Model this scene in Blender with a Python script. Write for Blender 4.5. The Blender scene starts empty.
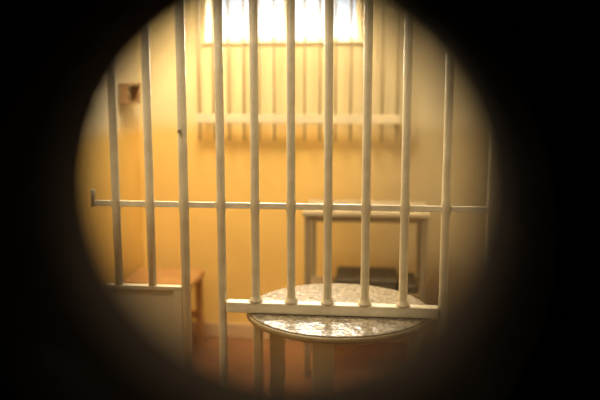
import bpy, bmesh, math, random
from mathutils import Vector, Matrix, Euler
random.seed(4)
scn=bpy.context.scene
scn.view_settings.view_transform='Standard'
COL=scn.collection
F=750.0
CAM=Vector((0,0,1.5)); PITCH=math.radians(9); YAW=math.radians(6)
ROT=Euler((math.radians(90)-PITCH,0,YAW),'XYZ').to_matrix()
def onY(u,v,Y):
    d=ROT@Vector(((u-300)/F,-(v-200)/F,-1)); t=Y/d.y
    return CAM+d*t
def X(u,Y,v=205): return onY(u,v,Y).x
def Z(v,Y,u=300): return onY(u,v,Y).z

# ---------- materials
def mat(name,col,rough=.5,metal=0,col2=None,scale=8,bump=0,bscale=40,detail=4,spec=.5):
    m=bpy.data.materials.new(name); m.use_nodes=True; n=m.node_tree.nodes; l=m.node_tree.links
    b=n['Principled BSDF']; b.inputs['Roughness'].default_value=rough; b.inputs['Metallic'].default_value=metal
    b.inputs['Specular IOR Level'].default_value=spec
    tc=n.new('ShaderNodeTexCoord')
    if col2 is None: col2=tuple(c*.85 for c in col)
    t=n.new('ShaderNodeTexNoise'); t.inputs['Scale'].default_value=scale; t.inputs['Detail'].default_value=detail
    l.new(tc.outputs['Object'],t.inputs['Vector'])
    r=n.new('ShaderNodeValToRGB'); r.color_ramp.elements[0].position=.35; r.color_ramp.elements[1].position=.65
    r.color_ramp.elements[0].color=(*col2,1); r.color_ramp.elements[1].color=(*col,1)
    l.new(t.outputs['Fac'],r.inputs['Fac']); l.new(r.outputs['Color'],b.inputs['Base Color'])
    if bump:
        t2=n.new('ShaderNodeTexNoise'); t2.inputs['Scale'].default_value=bscale; t2.inputs['Detail'].default_value=3
        l.new(tc.outputs['Object'],t2.inputs['Vector'])
        bp=n.new('ShaderNodeBump'); bp.inputs['Strength'].default_value=bump; bp.inputs['Distance'].default_value=.01
        l.new(t2.outputs['Fac'],bp.inputs['Height']); l.new(bp.outputs['Normal'],b.inputs['Normal'])
    return m
def wallmat(name,low,high,split,low2=None,high2=None,xa=0,xb=1):
    m=bpy.data.materials.new(name); m.use_nodes=True; n=m.node_tree.nodes; l=m.node_tree.links
    b=n['Principled BSDF']; b.inputs['Roughness'].default_value=.55
    g=n.new('ShaderNodeNewGeometry'); s=n.new('ShaderNodeSeparateXYZ'); l.new(g.outputs['Position'],s.inputs[0])
    mr=n.new('ShaderNodeMapRange'); mr.inputs['From Min'].default_value=split-.05; mr.inputs['From Max'].default_value=split+.05
    l.new(s.outputs['Z'],mr.inputs['Value'])
    t=n.new('ShaderNodeTexNoise'); t.inputs['Scale'].default_value=3; t.inputs['Detail'].default_value=6
    l.new(g.outputs['Position'],t.inputs['Vector'])
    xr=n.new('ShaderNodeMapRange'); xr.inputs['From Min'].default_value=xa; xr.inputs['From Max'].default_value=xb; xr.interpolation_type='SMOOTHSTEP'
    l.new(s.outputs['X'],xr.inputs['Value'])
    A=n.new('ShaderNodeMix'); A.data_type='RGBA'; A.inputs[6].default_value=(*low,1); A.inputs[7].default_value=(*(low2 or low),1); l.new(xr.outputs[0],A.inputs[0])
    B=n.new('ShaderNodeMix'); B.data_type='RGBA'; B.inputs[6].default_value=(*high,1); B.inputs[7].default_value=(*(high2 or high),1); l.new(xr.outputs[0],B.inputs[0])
    mx=n.new('ShaderNodeMix'); mx.data_type='RGBA'
    l.new(A.outputs[2],mx.inputs[6]); l.new(B.outputs[2],mx.inputs[7]); l.new(mr.outputs[0],mx.inputs[0])
    mm=n.new('ShaderNodeMix'); mm.data_type='RGBA'; mm.blend_type='MULTIPLY'; mm.inputs[0].default_value=.2
    l.new(mx.outputs[2],mm.inputs[6]); l.new(t.outputs['Fac'],mm.inputs[7]); l.new(mm.outputs[2],b.inputs['Base Color'])
    bp=n.new('ShaderNodeBump'); bp.inputs['Strength'].default_value=.2; bp.inputs['Distance'].default_value=.01
    t2=n.new('ShaderNodeTexNoise'); t2.inputs['Scale'].default_value=25; l.new(g.outputs['Position'],t2.inputs['Vector'])
    l.new(t2.outputs['Fac'],bp.inputs['Height']); l.new(bp.outputs['Normal'],b.inputs['Normal'])
    return m
def woodmat(name,c1,c2):
    m=bpy.data.materials.new(name); m.use_nodes=True; n=m.node_tree.nodes; l=m.node_tree.links
    b=n['Principled BSDF']; b.inputs['Roughness'].default_value=.4
    tc=n.new('ShaderNodeTexCoord'); mp=n.new('ShaderNodeMapping'); mp.inputs['Scale'].default_value=(3,30,30)
    l.new(tc.outputs['Object'],mp.inputs[0]); t=n.new('ShaderNodeTexNoise'); t.inputs['Scale'].default_value=1.5; t.inputs['Detail'].default_value=5
    l.new(mp.outputs[0],t.inputs['Vector']); r=n.new('ShaderNodeValToRGB'); r.color_ramp.elements[0].position=.3; r.color_ramp.elements[1].position=.7
    r.color_ramp.elements[0].color=(*c2,1); r.color_ramp.elements[1].color=(*c1,1)
    l.new(t.outputs['Fac'],r.inputs['Fac']); l.new(r.outputs[0],b.inputs['Base Color'])
    return m
M_wall=wallmat('two_tone_wall_paint',(.90,.62,.20),(.86,.78,.60),1.25)
M_wallb=wallmat('back_wall_paint',(.90,.62,.21),(.88,.75,.46),1.25,(.52,.43,.27),(.60,.54,.40),-.45,.35)  # both tones grade to a greyer, darker colour toward the right
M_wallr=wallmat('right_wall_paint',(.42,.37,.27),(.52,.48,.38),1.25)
M_ceil=mat('ceiling_paint',(.8,.76,.66),.8)
M_floor=mat('red_brown_floor',(.29,.135,.065),.35,col2=(.21,.095,.045),scale=5)
M_base=mat('baseboard_paint',(.62,.44,.27),.5)
M_bar=mat('cream_gloss_bar_paint',(.70,.64,.50),.33,col2=(.58,.52,.39),scale=14,bump=.25,bscale=60)
M_rail=mat('cream_rail_paint',(.82,.77,.64),.33,col2=(.70,.65,.52),scale=20,bump=.3,bscale=60)
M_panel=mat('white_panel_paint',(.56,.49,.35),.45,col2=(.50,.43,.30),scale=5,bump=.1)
M_top=mat('mottled_lacquer_top',(.40,.36,.29),.22,col2=(.16,.13,.095),scale=75,bump=.38,bscale=42,spec=.6)
M_rim=mat('worn_tan_rim',(.33,.25,.14),.4,scale=30)
M_leg=mat('cream_table_leg_paint',(.64,.54,.36),.4)
M_dark=mat('grey_steel',(.28,.235,.165),.4,col2=(.23,.19,.135))
M_door=mat('dark_door_paint',(.026,.018,.011),1.0,scale=4,spec=0.02)
M_ring=mat('dark_bronze_ring',(.03,.02,.012),.9,0,spec=.1)
M_cage=mat('window_grille_paint',(.50,.42,.28),.5)
M_cagerail=mat('window_grille_rail_paint',(.72,.64,.48),.5)
M_frame=mat('window_frame_paint',(.7,.66,.55),.5)
M_wood=woodmat('orange_wood',(.50,.28,.12),(.37,.19,.075))
M_wood2=woodmat('brown_wood',(.44,.26,.13),(.32,.18,.085))
M_desk=mat('beige_laminate',(.46,.39,.28),.6)
M_brown=mat('brown_apron',(.29,.215,.13),.5)
M_blan=mat('dark_wool_blanket',(.14,.12,.09),.95,col2=(.10,.085,.065),scale=60,bump=.6,bscale=120)
M_lamp=bpy.data.materials.new('fill_lamp_diffuser'); M_lamp.use_nodes=True
_b=M_lamp.node_tree.nodes['Principled BSDF']; _b.inputs['Emission Color'].default_value=(1,.8,.5,1); _b.inputs['Emission Strength'].default_value=5

# ---------- mesh helpers (world coords)
def box(bm,x0,x1,y0,y1,z0,z1,bev=0):
    b=bmesh.new(); bmesh.ops.create_cube(b,size=1)
    for v in b.verts: v.co=Vector(((x0+x1)/2+v.co.x*(x1-x0),(y0+y1)/2+v.co.y*(y1-y0),(z0+z1)/2+v.co.z*(z1-z0)))
    if bev: bmesh.ops.bevel(b,geom=b.edges[:],offset=bev,segments=2,affect='EDGES',profile=.5)
    me=bpy.data.meshes.new('t'); b.to_mesh(me); b.free(); bm.from_mesh(me); bpy.data.meshes.remove(me)
def lathe(bm,cx,cy,prof,seg=24):
    rings=[]
    for r,z in prof:
        rings.append([bm.verts.new((cx+r*math.cos(2*math.pi*i/seg),cy+r*math.sin(2*math.pi*i/seg),z)) for i in range(seg)])
    for a,b in zip(rings,rings[1:]):
        for i in range(seg):
            bm.faces.new((a[i],a[(i+1)%seg],b[(i+1)%seg],b[i])).smooth=True
    bm.faces.new(rings[0][::-1]); bm.faces.new(rings[-1])
def tube(bm,p,q,r,seg=14):
    p=Vector(p);q=Vector(q); d=(q-p).normalized(); a=d.orthogonal().normalized(); c=d.cross(a)
    A=[];B=[]
    for i in range(seg):
        o=(a*math.cos(2*math.pi*i/seg)+c*math.sin(2*math.pi*i/seg))*r
        A.append(bm.verts.new(p+o));B.append(bm.verts.new(q+o))
    for i in range(seg): bm.faces.new((A[i],A[(i+1)%seg],B[(i+1)%seg],B[i])).smooth=True
    bm.faces.new(A[::-1]); bm.faces.new(B)
def thing(name,base,label,cat,**kw):
    e=bpy.data.objects.new(name,None); e.empty_display_size=.05; e.location=base; COL.objects.link(e)
    e['label']=label; e['category']=cat
    for k,v in kw.items(): e[k]=v
    return e
def part(name,bm,m,parent=None,origin=None,label=None):
    bmesh.ops.recalc_face_normals(bm,faces=bm.faces[:])
    if origin is None:
        xs=[v.co for v in bm.verts]
        origin=Vector(((min(c.x for c in xs)+max(c.x for c in xs))/2,(min(c.y for c in xs)+max(c.y for c in xs))/2,min(c.z for c in xs)))
    origin=Vector(origin)
    for v in bm.verts: v.co-=origin
    me=bpy.data.meshes.new(name); bm.to_mesh(me); bm.free(); me.materials.append(m)
    o=bpy.data.objects.new(name,me); COL.objects.link(o)
    if parent: o.parent=parent; o.location=origin-parent.location
    else: o.location=origin
    if label: o['label']=label
    return o
def struct(name,bm,m,label,cat):
    o=part(name,bm,m); o['kind']='structure'; o['label']=label; o['category']=cat; return o

# ---------- room shell
XL,XR=-1.37,.78; YB=4.2; YF=.25; YD=.35; YC=-1.2; H=2.75
YP=2.38
b=bmesh.new(); box(b,XL-.2,XR+.2,YC-.2,YB+.3,-.1,0); struct('floor',b,M_floor,'red-brown painted concrete cell floor','floor')
b=bmesh.new(); box(b,XL-.2,XR+.2,YC-.2,YB+.3,H,H+.1); struct('ceiling',b,M_ceil,'off-white plaster ceiling','ceiling')
b=bmesh.new(); box(b,XL-.2,XL,YC,YB,0,H); struct('wall_left',b,M_wall,'cream wall with yellow painted lower half','wall')
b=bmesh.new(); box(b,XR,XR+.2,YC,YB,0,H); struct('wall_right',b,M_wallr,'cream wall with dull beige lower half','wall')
wx0,wx1=X(206,YB,30),X(361,YB,30); wz0=Z(41,YB,280); wz1=2.45
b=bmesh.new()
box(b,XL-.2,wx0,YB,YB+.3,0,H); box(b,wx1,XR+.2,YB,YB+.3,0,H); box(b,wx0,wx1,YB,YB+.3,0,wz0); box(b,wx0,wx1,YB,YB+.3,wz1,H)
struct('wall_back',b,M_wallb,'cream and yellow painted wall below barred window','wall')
b=bmesh.new(); box(b,XL-.2,XR+.2,YC-.2,YC,0,H); struct('wall_corridor',b,M_door,'dark corridor wall outside the cell','wall')
b=bmesh.new(); box(b,XL+.001,XR-.001,YB-.02,YB-.0005,0,.09,.004); struct('baseboard_back',b,M_base,'tan painted baseboard','baseboard')
b=bmesh.new(); box(b,XL+.0005,XL+.02,YD+.05,YB-.021,0,.09,.004); struct('baseboard_left',b,M_base,'tan painted baseboard','baseboard')
# front wall with doorway
dx0,dx1,dz1=-.45,.45,2.05
b=bmesh.new(); box(b,XL,dx0,YF-.05,YD+.05,0,H); box(b,dx1,XR,YF-.05,YD+.05,0,H); box(b,dx0,dx1,YF-.05,YD+.05,dz1,H)
struct('wall_front',b,M_wallr,'thick wall around the cell door','wall')
# door with bored inspection hole
hc=onY(281,196,YD); R=.0900; hx,hz=hc.x,hc.z
def holed(bm,x0,x1,z0,z1,y0,y1,r,seg=96):
    angs=sorted(set([2*math.pi*i/seg for i in range(seg)]+[math.atan2(z-hz,x-hx)%(2*math.pi) for x in (x0,x1) for z in (z0,z1)]))
    def outer(a):
        c,s=math.cos(a),math.sin(a); t=1e9
        if abs(c)>1e-9: t=min(t,((x1 if c>0 else x0)-hx)/c)
        if abs(s)>1e-9: t=min(t,((z1 if s>0 else z0)-hz)/s)
        return hx+t*c,hz+t*s
    L=[]
    for a in angs:
        ix,iz=hx+r*math.cos(a),hz+r*math.sin(a); ox,oz=outer(a)
        L.append([bm.verts.new((ix,y0,iz)),bm.verts.new((ox,y0,oz)),bm.verts.new((ox,y1,oz)),bm.verts.new((ix,y1,iz))])
    n=len(L)
    for i in range(n):
        p,q=L[i],L[(i+1)%n]
        for k in range(4):
            f=bm.faces.new((p[k],q[k],q[(k+1)%4],p[(k+1)%4]))
            if k==3: f.smooth=True
b=bmesh.new(); holed(b,dx0+.003,dx1-.003,.004,dz1-.003,YF,YD,R)
door=struct('door_1',b,M_door,'thick dark painted cell door with round inspection hole','door')
def ring(bm,r0,r1,y0,y1,seg=96):
    L=[]
    for i in range(seg):
        a=2*math.pi*i/seg; c,s=math.cos(a),math.sin(a)
        L.append([bm.verts.new((hx+r*c,y,hz+r*s)) for r,y in ((r0,y0),(r1,y0),(r1,y1),(r0,y1))])
    for i in range(seg):
        p,q=L[i],L[(i+1)%seg]
        for k in range(4): bm.faces.new((p[k],q[k],q[(k+1)%4],p[(k+1)%4])).smooth=(k%2==1)
b=bmesh.new(); ring(b,R,R+.025,YD+.0005,YD+.006); part('hole_ring',b,M_ring,door,label='dark bronze ring around the inspection hole')
b=bmesh.new(); ring(b,R,R+.025,YF-.006,YF-.0005); part('hole_ring',b,M_ring,door,label='dark bronze ring around the inspection hole')
b=bmesh.new(); tube(b,(dx1-.08,YF-.002,1.0),(dx1-.08,YF-.05,1.0),.012); tube(b,(dx1-.08,YF-.05,1.0),(dx1-.2,YF-.05,1.0),.011); part('door_handle',b,M_ring,door)
for o in list(COL.objects):
    if o.parent==door: o['kind']='structure'

# window
win=bmesh.new(); yw0,yw1=YB+.16,YB+.2; t=.03
box(win,wx0,wx1,yw0,yw1,wz0,wz0+t); box(win,wx0,wx1,yw0,yw1,wz1-t,wz1)
box(win,wx0,wx0+t,yw0,yw1,wz0+t,wz1-t); box(win,wx1-t,wx1,yw0,yw1,wz0+t,wz1-t)
wm=(wx0+wx1)/2; box(win,wm-.015,wm+.015,yw0,yw1,wz0+t,wz1-t)
W=struct('window_1',win,M_frame,'bright daylit cell window with pale painted frame','window')
b=bmesh.new(); box(b,wx0-.02,wx1+.02,YB-.02,YB+.001,wz0-.015,wz0,.004); struct('trim_1',b,M_frame,'pale window sill','sill')

# window grille
YG=YB-.10
zr=Z(119,YG,300); zb=Z(141,YG,300)
gx0,gx1=X(196,YG,119),X(401,YG,119)
G=thing('window_grille',((gx0+gx1)/2,YG,zb),'painted steel bar cage fixed across the window','window bars')
nb=14; m0=None
for i in range(nb):
    x=gx0+.02+(gx1-gx0-.04)*i/(nb-1)
    if m0 is None:
        b=bmesh.new(); tube(b,(x,YG,zb),(x,YG,2.5),.0065,12); m0=part('bar',b,M_cage,G)
    else:
        c=m0.copy(); COL.objects.link(c); c.parent=G; c.location=m0.location+Vector((x-gx0-.02,0,0))
b=bmesh.new(); box(b,gx0,gx1,YG-.012,YG+.012,zr-.024,zr+.024,.003); part('rail',b,M_cagerail,G)
b=bmesh.new(); box(b,gx0,gx1,YG-.012,YG+.012,2.5,2.54,.003); part('rail',b,M_cagerail,G)
for x in (gx0+.05,gx1-.05):
    for z in (zr,2.52):
        b=bmesh.new(); box(b,x-.012,x+.012,YG+.012,YB,z-.012,z+.012); part('bracket',b,M_cage,G)

# ---------- barred partition
px=[116,150,184,221,255,291,328,366,405,446]
bx=[X(p,YP) for p in px]
zc=Z(206.5,YP,300)            # crossbar
zl0,zl1=Z(314,YP,330),Z(303.5,YP,330)  # lower rail
br=.0140
P=thing('barred_partition',((bx[3]+XR)/2,YP,0),'cream painted steel bar partition with open hatch under its rail','bars')
def bar(x,z0,z1,parent,weld=True,r=br):
    b=bmesh.new()
    prof=[(r,z0),(r,z1)]
    if weld: prof=[(r*1.7,z0),(r*1.55,z0+.005),(r*1.15,z0+.013),(r,z0+.02),(r,z1)]
    if z0<zc-.05<z1:
        prof=prof[:-1]+[(r,zc-.024),(r*1.12,zc-.014),(r*1.12,zc+.014),(r,zc+.022),(r,z1)]
    lathe(b,x,YP,prof,20)
    return part('bar',b,M_bar,parent)
bar(bx[3],0,H,P)
for i in range(4,9): bar(bx[i],zl1,H,P)
bar(bx[9],0,H,P)
x=bx[9]+.14
while x<XR-.05:
    bar(x,0,H,P); x+=.12
b=bmesh.new(); box(b,bx[3]-.02,XR,YP-.006,YP+.006,zc-.0095,zc+.0095,.002); part('crossbar',b,M_rail,P)
b=bmesh.new(); box(b,bx[3]+br,bx[9]-br,YP-.02,YP+.02,zl0,zl1,.004); part('hatch_rail',b,M_rail,P,label='broad cream rail at the hatch opening')
# gate
xg0=X(93,YP); pz=Z(285,YP,150)
GA=thing('barred_gate',((bx[0]+bx[2])/2,YP,0),'cream barred gate with solid metal lower panel','gate')
for i in (0,1): bar(bx[i],pz,H-.06,GA,False)
bar(bx[2],.02,H-.06,GA,False,r=.0155)
b=bmesh.new(); box(b,xg0,bx[3]-.022,YP-.006,YP+.006,zc-.0095,zc+.0095,.002); part('crossbar',b,M_rail,GA)
pxl,pxr=X(106,YP,320),bx[2]-.01
b=bmesh.new(); box(b,pxl,pxr,YP-.004,YP+.004,.06,pz-.004)
box(b,pxl,pxr,YP-.014,YP+.014,pz-.015,pz,.003); box(b,pxl,pxl+.03,YP-.014,YP+.014,.03,pz-.015,.003); box(b,pxl,pxr,YP-.014,YP+.014,.03,.06,.003)
box(b,pxr-.03,pxr,YP-.014,YP+.014,.06,pz-.015,.003)
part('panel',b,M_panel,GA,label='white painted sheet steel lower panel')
b=bmesh.new(); tube(b,(xg0,YP,zc-.012),(xg0,YP,zc+.045),.008); part('hinge',b,M_panel,GA)
b=bmesh.new(); tube(b,(bx[2]-.004,YP-.0155,Z(131,YP,183)),(bx[2]-.004,YP-.024,Z(131,YP,183)),.006); part('bolt',b,M_dark,GA,label='small dark bolt head')
J=thing('barred_side_panel',((XL+xg0)/2-.03,YP,0),'narrow fixed section of cream steel bars beside wall','bars')
for x in (XL+.08,XL+.2,XL+.32):
    bar(x,0,H,J)
b=bmesh.new(); box(b,XL,XL+.36,YP-.006,YP+.006,zc-.0095,zc+.0095,.002); part('crossbar',b,M_rail,J)

# ---------- round table
tz=zl0-.003; tr=.313; ty=2.475; tx=X(338,ty,322)
T=thing('round_table',(tx,ty,0),'round mottled glossy table standing under the bar partition','table')
b=bmesh.new()
lathe(b,tx,ty,[(tr-.006,tz-.004),(tr-.012,tz-.0005),(tr-.02,tz)],96); part('table_top',b,M_top,T,label='mottled grey glossy round top')
b=bmesh.new(); lathe(b,tx,ty,[(tr-.02,tz-.024),(tr-.003,tz-.023),(tr,tz-.020),(tr,tz-.008),(tr-.005,tz-.0045)],96); part('rim',b,M_rim,T,label='worn tan table edge')
b=bmesh.new(); lathe(b,tx,ty,[(tr-.09,tz-.06),(tr-.09,tz-.0245)],64); part('apron',b,M_leg,T)
for a,w,k in ((172,.015,.285),(262,.034,.235),(345,.018,.265),(160,.026,.235)):
    a=math.radians(a); lx,ly=tx+k*math.cos(a),ty+.235*math.sin(a)
    b=bmesh.new(); box(b,lx-w,lx+w,ly-.024,ly+.024,0,tz-.0255,.005); part('leg',b,M_leg,T)

# ---------- stool
sx0,sx1=X(124,3.8,275),X(194,3.8,275); sy0,sy1=3.72,4.06
szt=Z(284,sy0,165)
S=thing('wooden_stool',((sx0+sx1)/2,(sy0+sy1)/2,0),'orange-brown wooden stool beside the cell wall','stool')
b=bmesh.new(); box(b,sx0,sx1,sy0,sy1,szt-.035,szt,.008); part('seat',b,M_wood,S)
for x in (sx0+.03,sx1-.03):
    for y in (sy0+.03,sy1-.03):
        b=bmesh.new(); box(b,x-.018,x+.018,y-.018,y+.018,0,szt-.0355,.004); part('leg',b,M_wood,S)
for y in (sy0+.03,sy1-.03):
    b=bmesh.new(); box(b,sx0+.0485,sx1-.0485,y-.009,y+.009,.17,.21,.003); part('stretcher',b,M_wood,S)

# ---------- desk with shelf
dy0,dy1=3.62,4.02
ex0,ex1=X(302,dy0,222),X(430,dy0,222); ez=Z(213,dy0,360)
D=thing('metal_desk',((ex0+ex1)/2,(dy0+dy1)/2,0),'narrow desk with beige top and grey steel legs','desk')
b=bmesh.new(); box(b,ex0,ex1,dy0,dy1,ez-.022,ez,.004); part('desk_top',b,M_desk,D)
b=bmesh.new(); box(b,ex0+.03,ex1-.03,dy0+.012,dy0+.03,ez-.05,ez-.0225,.002); part('apron',b,M_brown,D)
for x in (ex0+.025,ex1-.025):
    for y in (dy0+.02,dy1-.02):
        b=bmesh.new(); box(b,x-.014,x+.014,y-.014,y+.014,0,ez-.0225,.002); part('leg',b,M_dark,D)
shz=Z(296,dy0,360)
b=bmesh.new(); box(b,ex0+.012,ex1-.012,dy0+.036,dy1-.036,shz-.02,shz,.003); part('shelf',b,M_brown,D)
def blanket(x0,x1,z0,n,h):
    b=bmesh.new()
    for i in range(n):
        j=random.uniform(-.008,.008)
        box(b,x0+j,x1+j,dy0+.06,dy1-.06,z0+i*h,z0+(i+1)*h-.001,.009)
    o=part('folded_blanket',b,M_blan); o['label']='dark folded wool blanket on the desk shelf'; o['category']='blanket'; o['group']='folded blankets on the desk shelf'
xm=X(400,dy0+.06,290)
blanket(X(335,dy0+.06,290),xm-.01,shz+.001,3,.022)
blanket(xm+.005,ex1-.045,shz+.001,2,.02)

# ---------- small wall shelf on left wall
wy0,wy1=3.84,4.06; wz=Z(93,3.95,125)
WS=thing('wooden_wall_shelf',(XL+.0405,(wy0+wy1)/2,wz-.055),'small brown wooden shelf box mounted on the wall','wall shelf')
b=bmesh.new(); box(b,XL+.001,XL+.012,wy0,wy1,wz-.055,wz+.055); part('back_board',b,M_desk,WS)
b=bmesh.new(); box(b,XL+.0125,XL+.06,wy0,wy1,wz-.055,wz-.04,.002); part('shelf_board',b,M_wood2,WS)
b=bmesh.new(); box(b,XL+.0125,XL+.06,wy0,wy1,wz+.04,wz+.055,.002); part('shelf_board',b,M_wood2,WS)
for y in (wy0,wy1-.012):
    b=bmesh.new(); box(b,XL+.0125,XL+.055,y,y+.012,wz-.0395,wz+.0395,.002); part('side_board',b,M_wood2,WS)

# ---------- added warm fill lamps on the ceiling, unseen above the view
def lamp(x,y,power,col,lab):
    L=thing('ceiling_fill_lamp',(x,y,H),lab,'lamp')
    b=bmesh.new(); lathe(b,x,y,[(.15,H-.03),(.155,H-.001)],32); part('fill_lamp_base',b,M_frame,L)
    b=bmesh.new(); lathe(b,x,y,[(.03,H-.085),(.09,H-.075),(.125,H-.05),(.135,H-.031)],32); part('fill_lamp_shade',b,M_lamp,L)
    ld=bpy.data.lights.new('fill_lamp_light','AREA'); ld.shape='DISK'; ld.size=.5; ld.energy=power; ld.color=col
    lo=bpy.data.objects.new('fill_lamp_light',ld); COL.objects.link(lo); lo.parent=L; lo.location=(0,0,-.1)
lamp(-.8,3.2,46,(1,.79,.47),'added ceiling fill lamp with warm diffuser')
lamp(-.9,1.5,11,(1,.88,.66),'added ceiling fill lamp with warm diffuser')

# daylight outside the window
ld=bpy.data.lights.new('daylight','AREA'); ld.shape='RECTANGLE'; ld.size=wx1-wx0+.3; ld.size_y=wz1-wz0+.3; ld.energy=200; ld.color=(1,.90,.72)
lo=bpy.data.objects.new('daylight',ld); COL.objects.link(lo); lo.location=((wx0+wx1)/2,YB+.75,(wz0+wz1)/2+.15); lo.rotation_euler=(math.radians(-75),0,0)
w=bpy.data.worlds.new('world'); scn.world=w; w.use_nodes=True
bg=w.node_tree.nodes['Background']; bg.inputs[0].default_value=(.93,.97,1,1); bg.inputs[1].default_value=3.0

# ---------- camera
cd=bpy.data.cameras.new('camera'); cd.sensor_width=36; cd.lens=45; cd.clip_start=.01
cam=bpy.data.objects.new('camera',cd); COL.objects.link(cam); cam.location=CAM; cam.rotation_euler=(math.radians(90)-PITCH,0,YAW)
cd.dof.use_dof=True; cd.dof.focus_distance=2.35; cd.dof.aperture_fstop=1.25
scn.camera=cam
